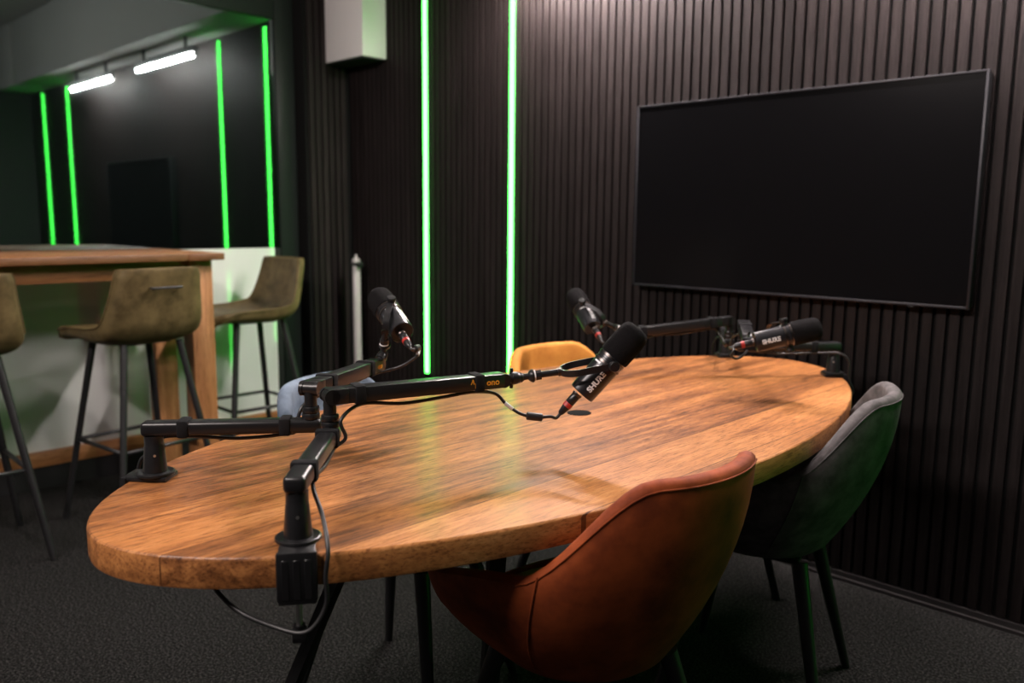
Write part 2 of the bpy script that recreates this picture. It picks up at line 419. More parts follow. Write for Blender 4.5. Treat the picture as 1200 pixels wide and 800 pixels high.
# television
TX0, TX1, TZ0, TZ1 = -2.0, -.762, .976, 1.673
tv = thing('television', 'large switched-off flat television on the slat wall', 'television', ((TX0+TX1)/2, WY, TZ0)); v_ = Rel(tv)
v_.part('back_housing', MB().box((TX0+.004, WY-.040, TZ0+.004), (TX1-.004, WY-.001, TZ1-.004), .004), M['black'])
b = MB(); bw = .0085; y0, y1 = WY-.052, WY-.041
b.box((TX0, y0, TZ0), (TX0+bw, y1, TZ1), .0015).box((TX1-bw, y0, TZ0), (TX1, y1, TZ1), .0015)
b.box((TX0+bw, y0, TZ0), (TX1-bw, y1, TZ0+bw), .0015).box((TX0+bw, y0, TZ1-bw), (TX1-bw, y1, TZ1), .0015)
v_.part('bezel', b, M['bezel'])
v_.part('screen', MB().box((TX0+bw+.0005, WY-.049, TZ0+bw+.0005), (TX1-bw-.0005, WY-.0405, TZ1-bw-.0005)), M['screen'], smooth=False)
v_.part('sensor', MB().box((-.94, WY-.050, TZ0-.005), (-.922, WY-.044, TZ0-.0005), .001), M['black'])

# ================================================================== OVAL TABLE
TC = V((-1.295, 1.565, 0)); TA, TB, TROT, TN = 1.151, .522, math.radians(1.59), 1.92
ZT = .76
def ell(a, inset=0.):
    ca, sa = math.cos(a), math.sin(a)
    u = (TA-inset)*math.copysign(abs(ca)**(2/TN), ca); v = (TB-inset)*math.copysign(abs(sa)**(2/TN), sa)
    # long axis is along Y
    return V((-v*math.cos(TROT)-u*math.sin(TROT), u*math.cos(TROT)-v*math.sin(TROT), 0))
tb = thing('oval_table', 'large oval wooden conference table with microphone arms clamped on', 'table', TC); N = 160
angs = [2*PI*k/N for k in range(N)]
b = MB(); prof = [(.005, .712), (.001, .714), (0, .718), (0, .7545), (.0012, .758), (.004, .76)]
rows = [[ell(a, i)+V((0, 0, z)) for a in angs]+[ell(angs[0], i)+V((0, 0, z))] for i, z in prof]
b.grid(rows)
b.add([ell(a, .004)+V((0, 0, .76)) for a in angs], [tuple(range(N))]).add([ell(a, .005)+V((0, 0, .712)) for a in angs], [tuple(range(N))])
bm = bmesh.new()
o = b.build('tabletop', M['table'], tb, ang=35)
bm.from_mesh(o.data); bmesh.ops.remove_doubles(bm, verts=bm.verts[:], dist=1e-5); bmesh.ops.recalc_face_normals(bm, faces=bm.faces[:]); bm.to_mesh(o.data); bm.free()
MB().lathe([(.03, .7602), (.03, .7612), (.027, .7618), (.0, .7618)], Matrix.Translation((0, 0, 0)), 32, cap=False).build('cable_grommet', M['felt'], tb)
MB().box((-.12, -.72, .698), (.12, .72, .7115), .003).build('underframe', M['black_metal'], tb)
for sx in (-1, 1):
    for sy in (-1, 1):
        mb = MB()
        if sx > 0 and sy > 0: a = V((.03, .68, .70)); c = V((.10, .92, .0))
        elif sx*sy > 0: a = V((sx*.05, sy*.58, .70)); c = V((sx*.19, sy*.85, .0))
        else: a = V((sx*.0, sy*.27, .70)); c = V((sx*.012, sy*.33, .0))
        d = (c-a).normalized(); wv = V((sx*.4, -sy*.9, 0)).normalized(); wv = (wv-d*wv.dot(d)).normalized(); n = d.cross(wv)
        vs = [p+wv*(i*.02)+n*(j*.012) for p in (a, c) for i, j in ((-1, -1), (1, -1), (1, 1), (-1, 1))]
        for p in vs[4:]: p.z = 0
        mb.add(vs, [(0, 1, 5, 4), (1, 2, 6, 5), (2, 3, 7, 6), (3, 0, 4, 7), (3, 2, 1, 0), (4, 5, 6, 7)])
        mb.build('leg', M['black_metal'], tb, smooth=False)

def edge_point(p):
    """nearest point of the table rim to p and the outward normal there"""
    q = V((p[0], p[1], 0))-TC; best = min((ell(2*PI*k/720) for k in range(720)), key=lambda e: (e-q).length)
    n = V((best.x/TB**2, best.y/TA**2, 0)).normalized()
    return TC+best, n

# ================================================================== SHELL CHAIRS
def chair(label, loc, rot, mat, leg=M['black_metal']):
    t = thing('shell_chair', label, 'chair', loc, rot, 'velvet shell chairs around the oval table')
    nth = 72; ths = [-PI+2*PI*k/nth for k in range(nth)]
    def rim(th):
        a = abs(th)
        ca, sa = math.cos(th), math.sin(th)
        bx, n = (.31, 2.06) if ca > 0 else (.25, 3.0)
        f = sm(1.35, 1.8, a); n = 2.06+.94*f
        r = (abs(ca/bx)**n+abs(sa/.288)**n)**(-1/n)
        z = .834 - .179*sm(.437, 1.264, a) - .051*sm(1.264, 2.2, a)
        z = z*(1-sm(2.15, 2.55, a)) + .475*sm(2.15, 2.55, a)
        return r, z
    def outer(th, s_):
        r, z = rim(th); rb = .153
        return rb+(r-rb)*(1-(1-s_)**1.965), .415+(z-.415)*s_
    T = .034
    rows = []
    for th in ths:
        r, z = rim(th); d = V((math.cos(th), math.sin(th), 0)); row = []
        row += [V((0, 0, .411)), d*.08+V((0, 0, .411)), d*.14+V((0, 0, .412))]
        for s_ in np.linspace(0.04, .96, 11):
            q, h = outer(th, s_); row.append(d*q+V((0, 0, h)))
        row += [d*(r-.002)+V((0, 0, z-.006)), d*(r-.008)+V((0, 0, z)), d*(r-.018)+V((0, 0, z+.002)), d*(r-T+.004)+V((0, 0, z-.003)), d*(r-T)+V((0, 0, z-.012))]
        zi = .46
        for s_ in (.9, .75, .55, .35, .15):
            q, h = outer(th, s_); h = zi+(z-.012-zi)*s_
            q = .13+(r-T-.13)*(1-(1-s_)**1.965); row.append(d*max(.02, q)+V((0, 0, h)))
        row += [d*.12+V((0, 0, zi)), d*.06+V((0, 0, zi)), V((0, 0, zi))]
        rows.append(row)
    mb = MB(); mb.grid(rows, closed_u=True)
    o = mb.build('shell', mat, t, ang=75)
    bm = bmesh.new(); bm.from_mesh(o.data); bmesh.ops.remove_doubles(bm, verts=bm.verts[:], dist=1e-5); bmesh.ops.recalc_face_normals(bm, faces=bm.faces[:]); bm.to_mesh(o.data); bm.free()
    # seat cushion
    mb = MB(); rows = []
    for k in range(48):
        th = 2*PI*k/48; ca, sa = math.cos(th), math.sin(th)
        bx = .150 if ca > 0 else .205
        r = (abs(ca/bx)**2.4+abs(sa/.165)**2.4)**(-1/2.4); d = V((ca, sa, 0))
        rows.append([d*r*.9+V((0, 0, .462)), d*r+V((0, 0, .475)), d*r*.985+V((0, 0, .487)), d*r*.9+V((0, 0, .497)), d*r*.5+V((0, 0, .502)), V((0, 0, .503))])
    mb.grid(rows, closed_u=True).build('seat_cushion', mat, t, ang=80)
    # stitched seams: back panel edges and a line below the rim
    mb = MB()
    for s in (-1, 1):
        pts = []
        for s_ in np.linspace(.1, .985, 12):
            th = s*(1.30-.22*s_); q, h = outer(th, s_); pts.append(V((math.cos(th)*(q+.0008), math.sin(th)*(q+.0008), h)))
        mb.tube(pts, .0018, 6, 2)
    pts = []
    for th in np.linspace(-2.05, 2.05, 60):
        q, h = outer(th, .972); pts.append(V((math.cos(th)*(q+.0006), math.sin(th)*(q+.0006), h)))
    mb.tube(pts, .0014, 6, 1)
    mb.build('seam', mat, t)
    mb = MB().box((-.115, -.105, .398), (.115, .105, .412), .004); mb.build('base_plate', M['seat_black'], t)
    for sx in (-1, 1):
        for sy in (-1, 1):
            a = V((sx*.118, sy*.112, .408)); c = V((sx*.205, sy*.215, 0))
            mb = MB().tube([a, c], [.0195, .0115], 12, 0)
            for p in mb.v:
                if p.z < .03: p.z = max(0, p.z)
            mb.build('leg', leg, t)
    return t
chair('rust orange velvet shell chair in front, nearest the camera, turned to the table', (-.969, 1.198, 0), -.064, M['orange'])
chair('charcoal grey velvet shell chair at the far right of the table', (-.996, 1.962, 0), .264, M['grey'])
chair('ochre yellow velvet shell chair across the table, before the slat wall', (-1.59, 2.045, 0), 3.08, M['yellow']).scale.z = .98
chair('pale blue velvet shell chair across the table, nearer the bar stools', (-1.612, 1.268, 0), 3.465, M['blue']).scale.z = .985

# ================================================================== BAR TABLE AND STOOLS
BT = V((-3.42, 1.72, 1.08))
bt = thing('bar_table', 'tall wooden bar table along the window at the left', 'table', (-3.74, .72, 0)); b_ = Rel(bt)
bx0, by0 = -4.075, -.30
mb = MB().box((bx0, by0+.17, 1.05), (BT.x, BT.y-.1615, 1.08), .003)
b_.part('tabletop', mb, M['bar'])
for y in (by0, BT.y-.16):
    b_.part('end_board', MB().box((bx0, y, 1.05), (BT.x, y+.16 if y > 0 else y+.1685, 1.0798), .003), M['bar'])
mb = MB()
b_.part('apron', MB().box((-3.53, by0+.14, .975), (-3.50, BT.y-.135, 1.0495), .002), M['bar'])
b_.part('apron', MB().box((-3.95, by0+.14, .975), (-3.92, BT.y-.135, 1.0495), .002), M['bar'])
for y in (by0+.03, BT.y-.13):
    for x in (-3.575, -3.97):
        b_.part('leg', MB().box((x, y, 0), (x+.095, y+.10, 1.0495), .004), M['bar_leg'])

def stool(label, loc, rot):
    t = thing('bar_stool', label, 'stool', loc, rot, 'olive bar stools at the bar table')
    # spine profile in (x, z): front lip -> seat -> back top   (local +x = back)
    prof = [V((-.262, 0, .742)), V((-.25, 0, .760)), V((-.21, 0, .768)), V((-.10, 0, .760)), V((0, 0, .753)), (V((.08, 0, .757))), V((.135, 0, .775)),
            V((.168, 0, .812)), V((.188, 0, .87)), V((.204, 0, .94)), V((.216, 0, .995)), V((.222, 0, 1.026)), V((.222, 0, 1.036))]
    prof = catmull(prof, 4); n = len(prof)
    tot = [0]
    for i in range(1, n): tot.append(tot[-1]+(prof[i]-prof[i-1]).length)
    S = [q/tot[-1] for q in tot]
    wid = lambda s: .205*(.86+.14*sm(0, .10, s)) * (1+.03*sm(.3, .5, s)) * (1-.19*sm(.55, 1, s)) * (1-.05*sm(.95, 1, s))
    NV = 17
    def surf(off, grow=0):
        rows = []
        for i, p in enumerate(prof):
            tg = (prof[min(i+1, n-1)]-prof[max(i-1, 0)]).normalized(); nm = V((-tg.z, 0, tg.x)) # towards sitter
            w = wid(S[i])+grow; row = []
            curl = .032+.022*math.exp(-((S[i]-.5)/.25)**2)
            curl *= sm(0, .22, S[i])*.85+.15
            for k in range(NV):
                v = -1+2*k/(NV-1)
                row.append(p+V((0, w*math.sin(v*PI/2*.96)/math.sin(PI/2*.96), 0))+nm*(curl*abs(v)**2.6+off*(1-.75*abs(v)**8)))
            rows.append(row)
        return rows
    top = surf(.024); bot = surf(-.024)
    mb = MB()
    m = len(top)
    vs = [p for r in top for p in r]+[p for r in bot for p in r]; o_ = m*NV; fs = []
    for i in range(m-1):
        for k in range(NV-1):
            fs.append((i*NV+k, i*NV+k+1, (i+1)*NV+k+1, (i+1)*NV+k)); fs.append((o_+i*NV+k, o_+(i+1)*NV+k, o_+(i+1)*NV+k+1, o_+i*NV+k+1))
        for k in (0, NV-1): fs.append((i*NV+k, (i+1)*NV+k, o_+(i+1)*NV+k, o_+i*NV+k))
    for i in (0, m-1):
        for k in range(NV-1): fs.append((i*NV+k, i*NV+k+1, o_+i*NV+k+1, o_+i*NV+k))
    mb.add(vs, fs); sh = mb.build('seat_shell', M['olive'], t, ang=80)
    sd = sh.modifiers.new('soft_edges', 'SUBSURF'); sd.levels = 1; sd.render_levels = 1
    # quilting seams on the front of the back rest and piping round the edge
    fr = surf(.0245); mb = MB()
    def at(s, v):
        i = min(range(n), key=lambda j: abs(S[j]-s)); k = (v+1)/2*(NV-1); k0 = int(min(NV-2, k)); f = k-k0
        return fr[i][k0]*(1-f)+fr[i][k0+1]*f
    mb.tube([at(.72, v) for v in np.linspace(-.45, .45, 9)], .0022, 6, 1)
    for s in (-1, 1):
        mb.tube([at(.72-.22*q, s*(.45+.4*q)) for q in np.linspace(0, 1, 8)], .0022, 6, 1)
    mb.build('seam', M['olive'], t)
    ed = surf(.003, .001); loop = [r[0] for r in ed]+list(ed[-1][1:-1])+[r[-1] for r in ed[::-1]]
    MB().tube(loop, .0042, 6, 0).build('piping', M['olive'], t)
    # handle bar on the back
    hb = V((.0, 0, 0)); p0 = V((.232, -.058, .965)); p1 = V((.232, .058, .965))
    mb = MB().tube([p0+V((-.022, 0, 0)), p0+V((.014, 0, .0)), p0+V((.024, .008, 0)), p1+V((.024, -.008, 0)), p1+V((.014, 0, 0)), p1+V((-.022, 0, 0))], .0048, 8, 4)
    mb.build('handle', M['black_metal'], t)
    MB().box((-.11, -.10, .731), (.09, .10, .745), .005).build('base_plate', M['black_metal'], t)
    feet = {}
    for sx in (-1, 1):
        for sy in (-1, 1):
            a = V((sx*.12, sy*.115, .742)); c = V((sx*.228, sy*.222, 0)); feet[sx, sy] = (a, c)
            mb = MB().tube([a, c], [.0145, .0125], 10, 0)
            for p in mb.v: p.z = max(0, p.z)
            mb.build('leg', M['black_metal'], t)
    mb = MB(); zr = .335
    def onleg(k, z): a, c = feet[k]; return a+(c-a)*((a.z-z)/a.z)
    for k0, k1 in (((-1, -1), (1, -1)), ((1, -1), (1, 1)), ((1, 1), (-1, 1)), ((-1, 1), (-1, -1))):
        mb.tube([onleg(k0, zr), onleg(k1, zr)], .0085, 8, 0)
    mb.build('footrest', M['black_metal'], t)
    return t
stool('olive bar stool with its handled back to the camera, second from the left', (-3.415, 1.325, 0), math.radians(7))
stool('olive bar stool cut off by the left edge of the photo', (-3.43, .690, 0), math.radians(-2))
stool('olive bar stool at the end of the bar table, facing it sideways', (-3.735, 1.986, 0), math.radians(90))

# ================================================================== BOOM ARMS
def obox(mb, a, c, w, h, bev, up=UP):
    """box from a to c, centred on the line, width w (sideways), height h"""
    x = (c-a); L = x.length; x = x/L; y = up.cross(x).normalized(); z = x.cross(y)
    return mb.box((0, -w/2, -h/2), (L, w/2, h/2), bev, 3, frame_xyz(a, x, y, z))
def strap_on(mb, a, c, s, w, h, width=.0205, up=UP):
    x = (c-a); L = x.length; x = x/L; y = up.cross(x).normalized(); z = x.cross(y)
    m = frame_xyz(a+x*s, x, y, z); t = .0032
    lo = (w/2+t, h/2+t)
    mb.box((-width/2, -lo[0], -lo[1]), (width/2, lo[0], lo[1]), .004, 2, m)
    return mb
def ring_post(mb, p, z0, z1, r): return mb.lathe([(r*.94, z0), (r, z0+.002), (r, z1-.002), (r*.94, z1)], Matrix.Translation((p[0], p[1], 0)), 24)

def boom_arm(label, base, pivot, end, yoke_base, straps_low, straps_up, print_side=0):
    base, pivot, end, yb = V((*base, ZT)), V((*pivot, 0)), V(end), V(yoke_base)
    t = thing('boom_arm', label, 'microphone arm', base, group='low black microphone arms clamped to the table'); t_ = Rel(t)
    ep, n = edge_point(base); tang = V((-n.y, n.x, 0))
    # clamp: disc, tongue over the rim, back, lower jaw, screw
    m = frame_xyz(V((base.x, base.y, 0)), n, tang, UP)
    dist = (ep-V((base.x, base.y, 0))).dot(n)
    mb = MB().lathe([(.033, ZT+.0088), (.034, ZT+.010), (.0335, ZT+.0135), (.031, ZT+.0145)], Matrix.Translation((base.x, base.y, 0)), 36)
    mb.box((-.03, -.026, ZT+.0006), (dist+.010, .026, ZT+.009), .002, 2, m)
    t_.part('base_plate', mb, M['black'])
    mb = MB().box((dist+.002, -.0285, .695), (dist+.012, .0285, ZT+.0088), .003, 2, m)
    for k in (-1, 0, 1): mb.box((dist+.0115, k*.016-.005, .699), (dist+.0128, k*.016+.005, ZT-.002), .0006, 1, m)
    mb.box((dist-.040, -.0265, .691), (dist+.0115, .0265, .702), .002, 2, m)
    t_.part('clamp', mb, M['black'])
    sp = V((base.x, base.y, 0))+n*(dist-.014)
    mb = MB().cyl(sp+V((0, 0, .645)), sp+V((0, 0, .7105)), .0045).lathe([(.011, .7085), (.011, .7115)], Matrix.Translation(sp), 16)
    t_.part('clamp_screw', mb, M['steel'], label='bare steel clamp screw')
    mb = MB().box((-.006, -.011, .622), (.006, .011, .646), .003, 2, frame_xyz(sp, n, tang, UP)).lathe([(.008, .640), (.0085, .650)], Matrix.Translation(sp), 14)
    t_.part('wing_knob', mb, M['black'])
    # riser
    B2 = Matrix.Translation((base.x, base.y, 0))
    t_.part('riser', MB().lathe([(.0215, ZT+.014), (.021, ZT+.018), (.0172, .822), (.0166, .8235), (.0166, .8415)], B2, 28), M['black'])
    sd = (CAMLOC-base); sd.z = 0; sd.normalize()
    t_.part('set_screw', MB().cyl(V((base.x, base.y, .807))+sd*.016, V((base.x, base.y, .807))+sd*.0192, .0024), M['steel'])
    # lower arm
    A = V((base.x, base.y, .8545)); P = V((pivot.x, pivot.y, .8545)); d = (P-A).normalized()
    la = obox(MB(), A-d*.019, P+d*.020, .034, .026, .0075)
    lo = t_.part('lower_arm', la, M['black'])
    # pivot
    zp = .923
    Pt = V((pivot.x, pivot.y, zp))
    mb = MB(); ring_post(mb, pivot, .867, .8775, .0165); ring_post(mb, pivot, .8785, .890, .0158); mb.cyl((pivot.x, pivot.y, .889), (pivot.x, pivot.y, .921), .0115)
    u = (end-Pt).normalized(); side = UP.cross(u).normalized(); upn = u.cross(side)
    mb.cyl(Pt-side*.0105, Pt+side*.0105, .0125)
    t_.part('swivel_post', mb, M['black'])
    # upper arm: solid beam with a fork over the swivel
    mb = MB(); S0 = Pt+u*.022
    fm = frame_xyz(Pt, u, side, upn); Lu = (end-Pt).length
    mb.box((.022, -.017, -.014), (Lu-.012, .017, .014), .003, 2, fm)
    for s in (-1, 1):  # fork cheeks with round ends
        mb.box((-.002, s*.0145-.0035, -.0138), (.03, s*.0145+.0035, .0138), .002, 2, fm)
        mb.cyl(Pt+side*(s*.011), Pt+side*(s*.018), .0138, n=28)
    mb.cyl(end-u*.0135-side*.0165, end-u*.0135+side*.0165, .0138, n=28)  # rounded tip
    mb.box((-.006, -.0165, .0085), (.03, .0165, .0138), .002, 2, fm)
    ua = t_.part('upper_arm', mb, M['black'])
    # straps
    for s in straps_low:
        t_.part('cable_strap', strap_on(MB(), A, P, s, .034, .026), M['strap'])
    for s in straps_up:
        t_.part('cable_strap', strap_on(MB(), Pt, end, s, .034, .028, up=UP), M['strap'])
    # ball head towards the yoke
    e0 = end-u*.004; j = (yb-e0); L = j.length; jd = j/L
    mb = MB().lathe([(.0095, -.004), (.0095, .012), (.0125, .013), (.0125, .022), (.011, .030), (.0045, .036), (.0045, .04)], frame_z(e0, u*.5+jd*.5), 18)
    o1 = e0+(u*.5+jd*.5).normalized()*.034
    t_.part('ball_head', mb, M['black'])
    mb = MB().lathe([(.0035, 0), (.0105, .012), (.0065, .018)], frame_z(o1-jd*.012, jd), 16)
    w0 = e0+u*.014
    mb.tube([w0-UP*.019, w0-UP*.012, w0+UP*.012, w0+UP*.021], [.0035, .0042, .0042, .0035], 8, 0)
    t_.part('wing_screw', mb, M['black'])
    rem = (yb-o1).length
    mb = MB().lathe([(.0055, 0), (.012, .006), (.0135, .010), (.0135, .013), (.006, .014)], frame_z(o1+jd*(rem*.15), (yb-o1)), 18)
    mb.lathe([(.0105, 0), (.0105, .011)], frame_z(o1+(yb-o1)*.15+(yb-o1).normalized()*.017, (yb-o1)), 8)
    t_.part('thread_adapter', mb, M['black'])
    t_.part('washer', MB().lathe([(.0108, 0), (.0108, .0025)], frame_z(o1+(yb-o1)*.15+(yb-o1).normalized()*.0143, (yb-o1)), 18), M['white'], label='pale washer')
    t_.part('stem', MB().cyl(o1-jd*.012, yb, .0066), M['black'])
    # amber lettering on the visible flank
    if print_side:
        fl = side*print_side; pl = Pt; xd = u if u.cross(UP).dot(fl) > 0 else -u
        yd = upn if upn.z > 0 else -upn
        face = fl*.0172
        def put(vs, fs, s, h):
            mb = MB(); o = Pt+u*s+face+yd*h
            mb.add([o+xd*v.x+yd*v.y+fl*v.z for v in vs], fs); return mb
        vs, fs = text_mesh('ono', .0175, .0003, .0002)
        mb = put(vs, fs, Lu-.040, 0)
        tri = [V((-.005, -.004, 0)), V((-.001, .006, 0)), V((.001, .006, 0)), V((.004, -.004, 0)), V((.0015, -.004, 0)), V((-.0005, .001, 0)), V((-.003, -.004, 0))]
        mk = put(tri, [(0, 1, 5, 6), (1, 2, 3, 4, 5)], Lu-.0835, .003)
        bar = [V((-.0012, -.009, 0)), V((.0018, -.009, 0)), V((.0018, .001, 0)), V((-.0012, .001, 0))]
        mk2 = put(bar, [(0, 1, 2, 3)], Lu-.0775, 0)
        for nm, q in (('lettering', mb), ('printed_mark', mk), ('printed_mark', mk2)):
            q.v = [p+fl*.0004 for p in q.v]
            t_.part(nm, q, M['amber'], smooth=False, label='amber '+nm.replace('_', ' '))
    return t, A, P, Pt, u, side, upn, end

def cam_pt(x, y, d):   # measured point: viewing direction times distance
    return CAMLOC+(F+R*((x-600)/FPX)-U*((y-400)/FPX))*d

P1, B1 = cam_pt(714, 424, 1.675), cam_pt(657, 435.5, 1.665)
P2, B2 = cam_pt(457, 368, 1.96), cam_pt(451, 389, 1.89)
P3, B3 = cam_pt(683.5, 364, 2.62), cam_pt(709, 378, 2.57)
P4, B4 = cam_pt(922, 392.5, 2.22), cam_pt(900, 394, 2.31)
E1 = cam_pt(594, 444, 1.65); E2 = cam_pt(444, 426, 1.90); E3 = cam_pt(742, 389.5, 2.60); E4 = cam_pt(877, 396.5, 2.36)
G1 = boom_arm('black boom arm clamped at the near right rim, its steel screw hanging below the table', (-1.040, .619), (-1.240, .809), E1, B1, [.055, .245], [.052, .290], -1)
G2 = boom_arm('black boom arm clamped at the left end of the table by the bar stools', (-1.496, .601), (-1.320, .820), E2, B2, [.055, .235], [.075, .285], -1)
G3 = boom_arm('black boom arm at the far table end, left of the one on the right rim', (-1.495, 2.602), (-1.341, 2.355), E3, B3, [.06], [.06, .285], -1)
G4 = boom_arm('black boom arm at the right far rim, its upper beam pointing to the camera', (-1.072, 2.523), (-1.258, 2.294), E4, B4, [.07], [.06, .25], 0)

# ================================================================== MICROPHONES
def microphone(label, P, axis, yoke_base, flip=1, logo_dir=None, badge_dir=None):
    a = V(axis).normalized(); y = (yoke_base-P); k = a.cross(y).normalized()*flip; yd = y.normalized()
    t = thing('microphone', label, 'microphone', P, group='black broadcast microphones on the boom arms'); t_ = Rel(t)
    z = lambda s: frame_z(P+a*s, a)
    t_.part('windscreen', MB().lathe([(.024, .012), (.0305, .0125), (.0320, .016), (.0322, .04), (.0316, .066), (.0298, .078), (.0255, .0855), (.019, .0885), (.010, .0898), (0, .09)], z(0), 40, cap=False), M['foam'], ang=60)
    t_.part('body', MB().lathe([(0, -.083), (.0235, -.083), (.0255, -.0845), (.0268, -.083), (.0272, -.079), (.0282, -.006), (.0282, 0.0), (.0292, .001), (.0292, .012), (.0, .0125)], z(0), 40, cap=False), M['mic_body'], ang=30)
    t_.part('collar', MB().lathe([(.0285, -.0095), (.0302, -.009), (.0302, -.0045), (.0285, -.004)], z(0), 40, cap=False).lathe([(.0285, .0062), (.0304, .0068), (.0304, .0105), (.0285, .011)], z(0), 40, cap=False), M['gunmetal'], label='bare metal rings')
    # tail socket
    off = yd*.0085
    t_.part('tail_socket', MB().lathe([(.0095, -.088), (.0105, -.0865), (.0105, -.0825)], frame_z(P+a*0+off, a), 18), M['gunmetal'])
    # yoke: flat U band from knob to knob round the base
    rr = .0355; L = y.length
    yo = (yd-a*yd.dot(a)*0).normalized()
    pts = []
    for s in np.linspace(0, 1, 7): pts.append(P+k*rr+yo*(s*(L-.036)))
    for q in np.linspace(0, PI, 13)[1:-1]: pts.append(P+yo*(L-.036)+k*(rr*math.cos(q))+yo*(.036*math.sin(q)))
    for s in np.linspace(1, 0, 7): pts.append(P-k*rr+yo*(s*(L-.036)))
    wd = k.cross(yo).normalized()
    t_.part('yoke', MB().ribbon(pts, [wd]*len(pts), .0135, .0028), M['black'], smooth=True, ang=30)
    for s in (-1, 1):
        mb = MB().lathe([(.0085, .0278), (.0085, .036), (.0105, .0372), (.0112, .039), (.0112, .044), (.0095, .0462), (0, .0465)], frame_z(P, k*s), 22, cap=False)
        t_.part('tension_knob', mb, M['black'])
    t_.part('yoke_thread', MB().lathe([(.0085, 0), (.0085, .010)], frame_z(P+yo*(L-.004), yo), 18), M['gunmetal'])
    # lettering wrapped round the body
    ld = V(logo_dir) if logo_dir is not None else k
    ld = (ld-a*ld.dot(a)).normalized(); td = a.cross(ld)
    vs, fs = text_mesh('SHURE', .0155, .0002, .0007)
    xd = 1 if a.dot(R) > 0 else -1
    mb = MB(); q = []
    for v in vs:
        s = -.047+xd*v.x*1.02; ang = -xd*v.y/.0275
        r = .0277+.0003+v.z
        # text runs along the axis, wraps round the cylinder
        q.append(P+a*s+(ld*math.cos(ang)+td*math.sin(ang))*r)
    mb.add(q, fs); t_.part('lettering', mb, M['white'], smooth=False, label='white lettering')
    # pale index mark beside the collar
    md = V(badge_dir) if badge_dir is not None else (U*.8+R*-.4)
    md = (md-a*md.dot(a)).normalized(); mt = a.cross(md)
    mb = MB(); q = []
    for s in (-.0035, .0005):
        for g in np.linspace(-.30, .30, 7): q.append(P+a*(s-.012)+(md*math.cos(g)+mt*math.sin(g))*.0285)
    mb.add(q, [(i, i+1, i+8, i+7) for i in range(6)]); t_.part('index_mark', mb, M['white'], label='pale mark')
    return dict(P=P, a=a, off=off, yd=yd, k=k)
toCam = lambda p: (CAMLOC-p).normalized()
m1 = microphone('black microphone in front at the table centre, white lettering facing the camera', P1, R*.655+U*.745-F*.06, B1, 1, logo_dir=toCam(P1)-U*.45, badge_dir=toCam(P1)*.75+U*.55-R*.5)
m2 = microphone('black microphone at the left, over the blue chair', P2, -.076*R+.09*U+.125*F, B2, 1, logo_dir=toCam(P2)*.6+R*.6+U*.3)
m3 = microphone('black microphone behind the front one, left tip over the ochre chair', P3, -.05*R+.112*U+.12*F, B3, 1, logo_dir=toCam(P3)+R*.5)
m4 = microphone('black microphone lying level at the far right of the table', P4, R*.975+U*.225-F*.10, B4, 1, logo_dir=toCam(P4)-U*.2)

# ================================================================== CABLES
def cable(label, mic, pts, label_at=None, ferrite_at=None, r=.0034):
    a = mic['a']; p0 = mic['P']-a*.086+mic['off']
    t = thing('microphone_cable', label, 'cable', p0, group='black microphone cables'); t_ = Rel(t)
    t_.part('plug', MB().lathe([(.0085, 0), (.0095, .003), (.0095, .020), (.0088, .021), (.0088, .032), (.0065, .046), (.0045, .050)], frame_z(p0-a*.001, -a), 18), M['black'])
    t_.part('colour_ring', MB().lathe([(.0092, .0215), (.0097, .022), (.0097, .0305), (.0092, .031)], frame_z(p0-a*.001, -a), 18, cap=False), M['red'], label='red ring')
    path = [p0-a*.045, p0-a*.062]+[V(p) for p in pts]
    sp = catmull(path, 8)
    t_.part('cord', MB().tube(sp, r, 10, 0), M['cord'])
    acc = 0; marks = {}
    for i in range(1, len(sp)):
        acc += (sp[i]-sp[i-1]).length
        for nm, q in (('label_sleeve', label_at), ('ferrite', ferrite_at)):
            if q and acc >= q and nm not in marks: marks[nm] = i
    for nm, i in marks.items():
        d = (sp[min(i+2, len(sp)-1)]-sp[i-2]).normalized()
        if nm == 'ferrite': t_.part(nm, MB().lathe([(.006, -.0165), (.0082, -.0145), (.0082, .0145), (.006, .0165)], frame_z(sp[i], d), 16), M['cord'])
        else: t_.part(nm, MB().lathe([(r+.0004, -.010), (r+.0008, -.0095), (r+.0008, .0095), (r+.0004, .010)], frame_z(sp[i], d), 14), M['white'], label='white label sleeve')
    return t
def under(g, s, drop=.019, lateral=0., upper=True):
    t_, A, P, Pt, u, side, upn, end = g
    if upper: return Pt+u*s-upn*drop+side*lateral
    d = (P-A).normalized(); return A+d*s-UP*drop+UP.cross(d)*lateral
Lu1 = (E1-G1[3]).length; Lu2 = (E2-G2[3]).length; Lu3 = (E3-G3[3]).length; Lu4 = (E4-G4[3]).length
def rim_drop(base, turn):
    ep, n = edge_point(V((*base, 0))); tg = V((-n.y, n.x, 0))*turn
    return ep, n, tg
ep, n, tg = rim_drop((-1.040, .619), 1)
c1 = [cam_pt(645, 488, 1.675), cam_pt(631, 488.5, 1.67), cam_pt(611, 485, 1.665), cam_pt(594, 474, 1.66), cam_pt(580, 461, 1.655)]
c1 += [under(G1, Lu1-.075, .019), under(G1, .22, .023), under(G1, .14, .027), under(G1, .06, .020),
       G1[2]+V((.022, .008, .028)), G1[2]+V((.026, .014, -.005)), under(G1, .245, .0175, -.012, False), under(G1, .16, .022, -.012, False), under(G1, .055, .0185, -.012, False)]
Bz = V((-1.040, .619, 0))
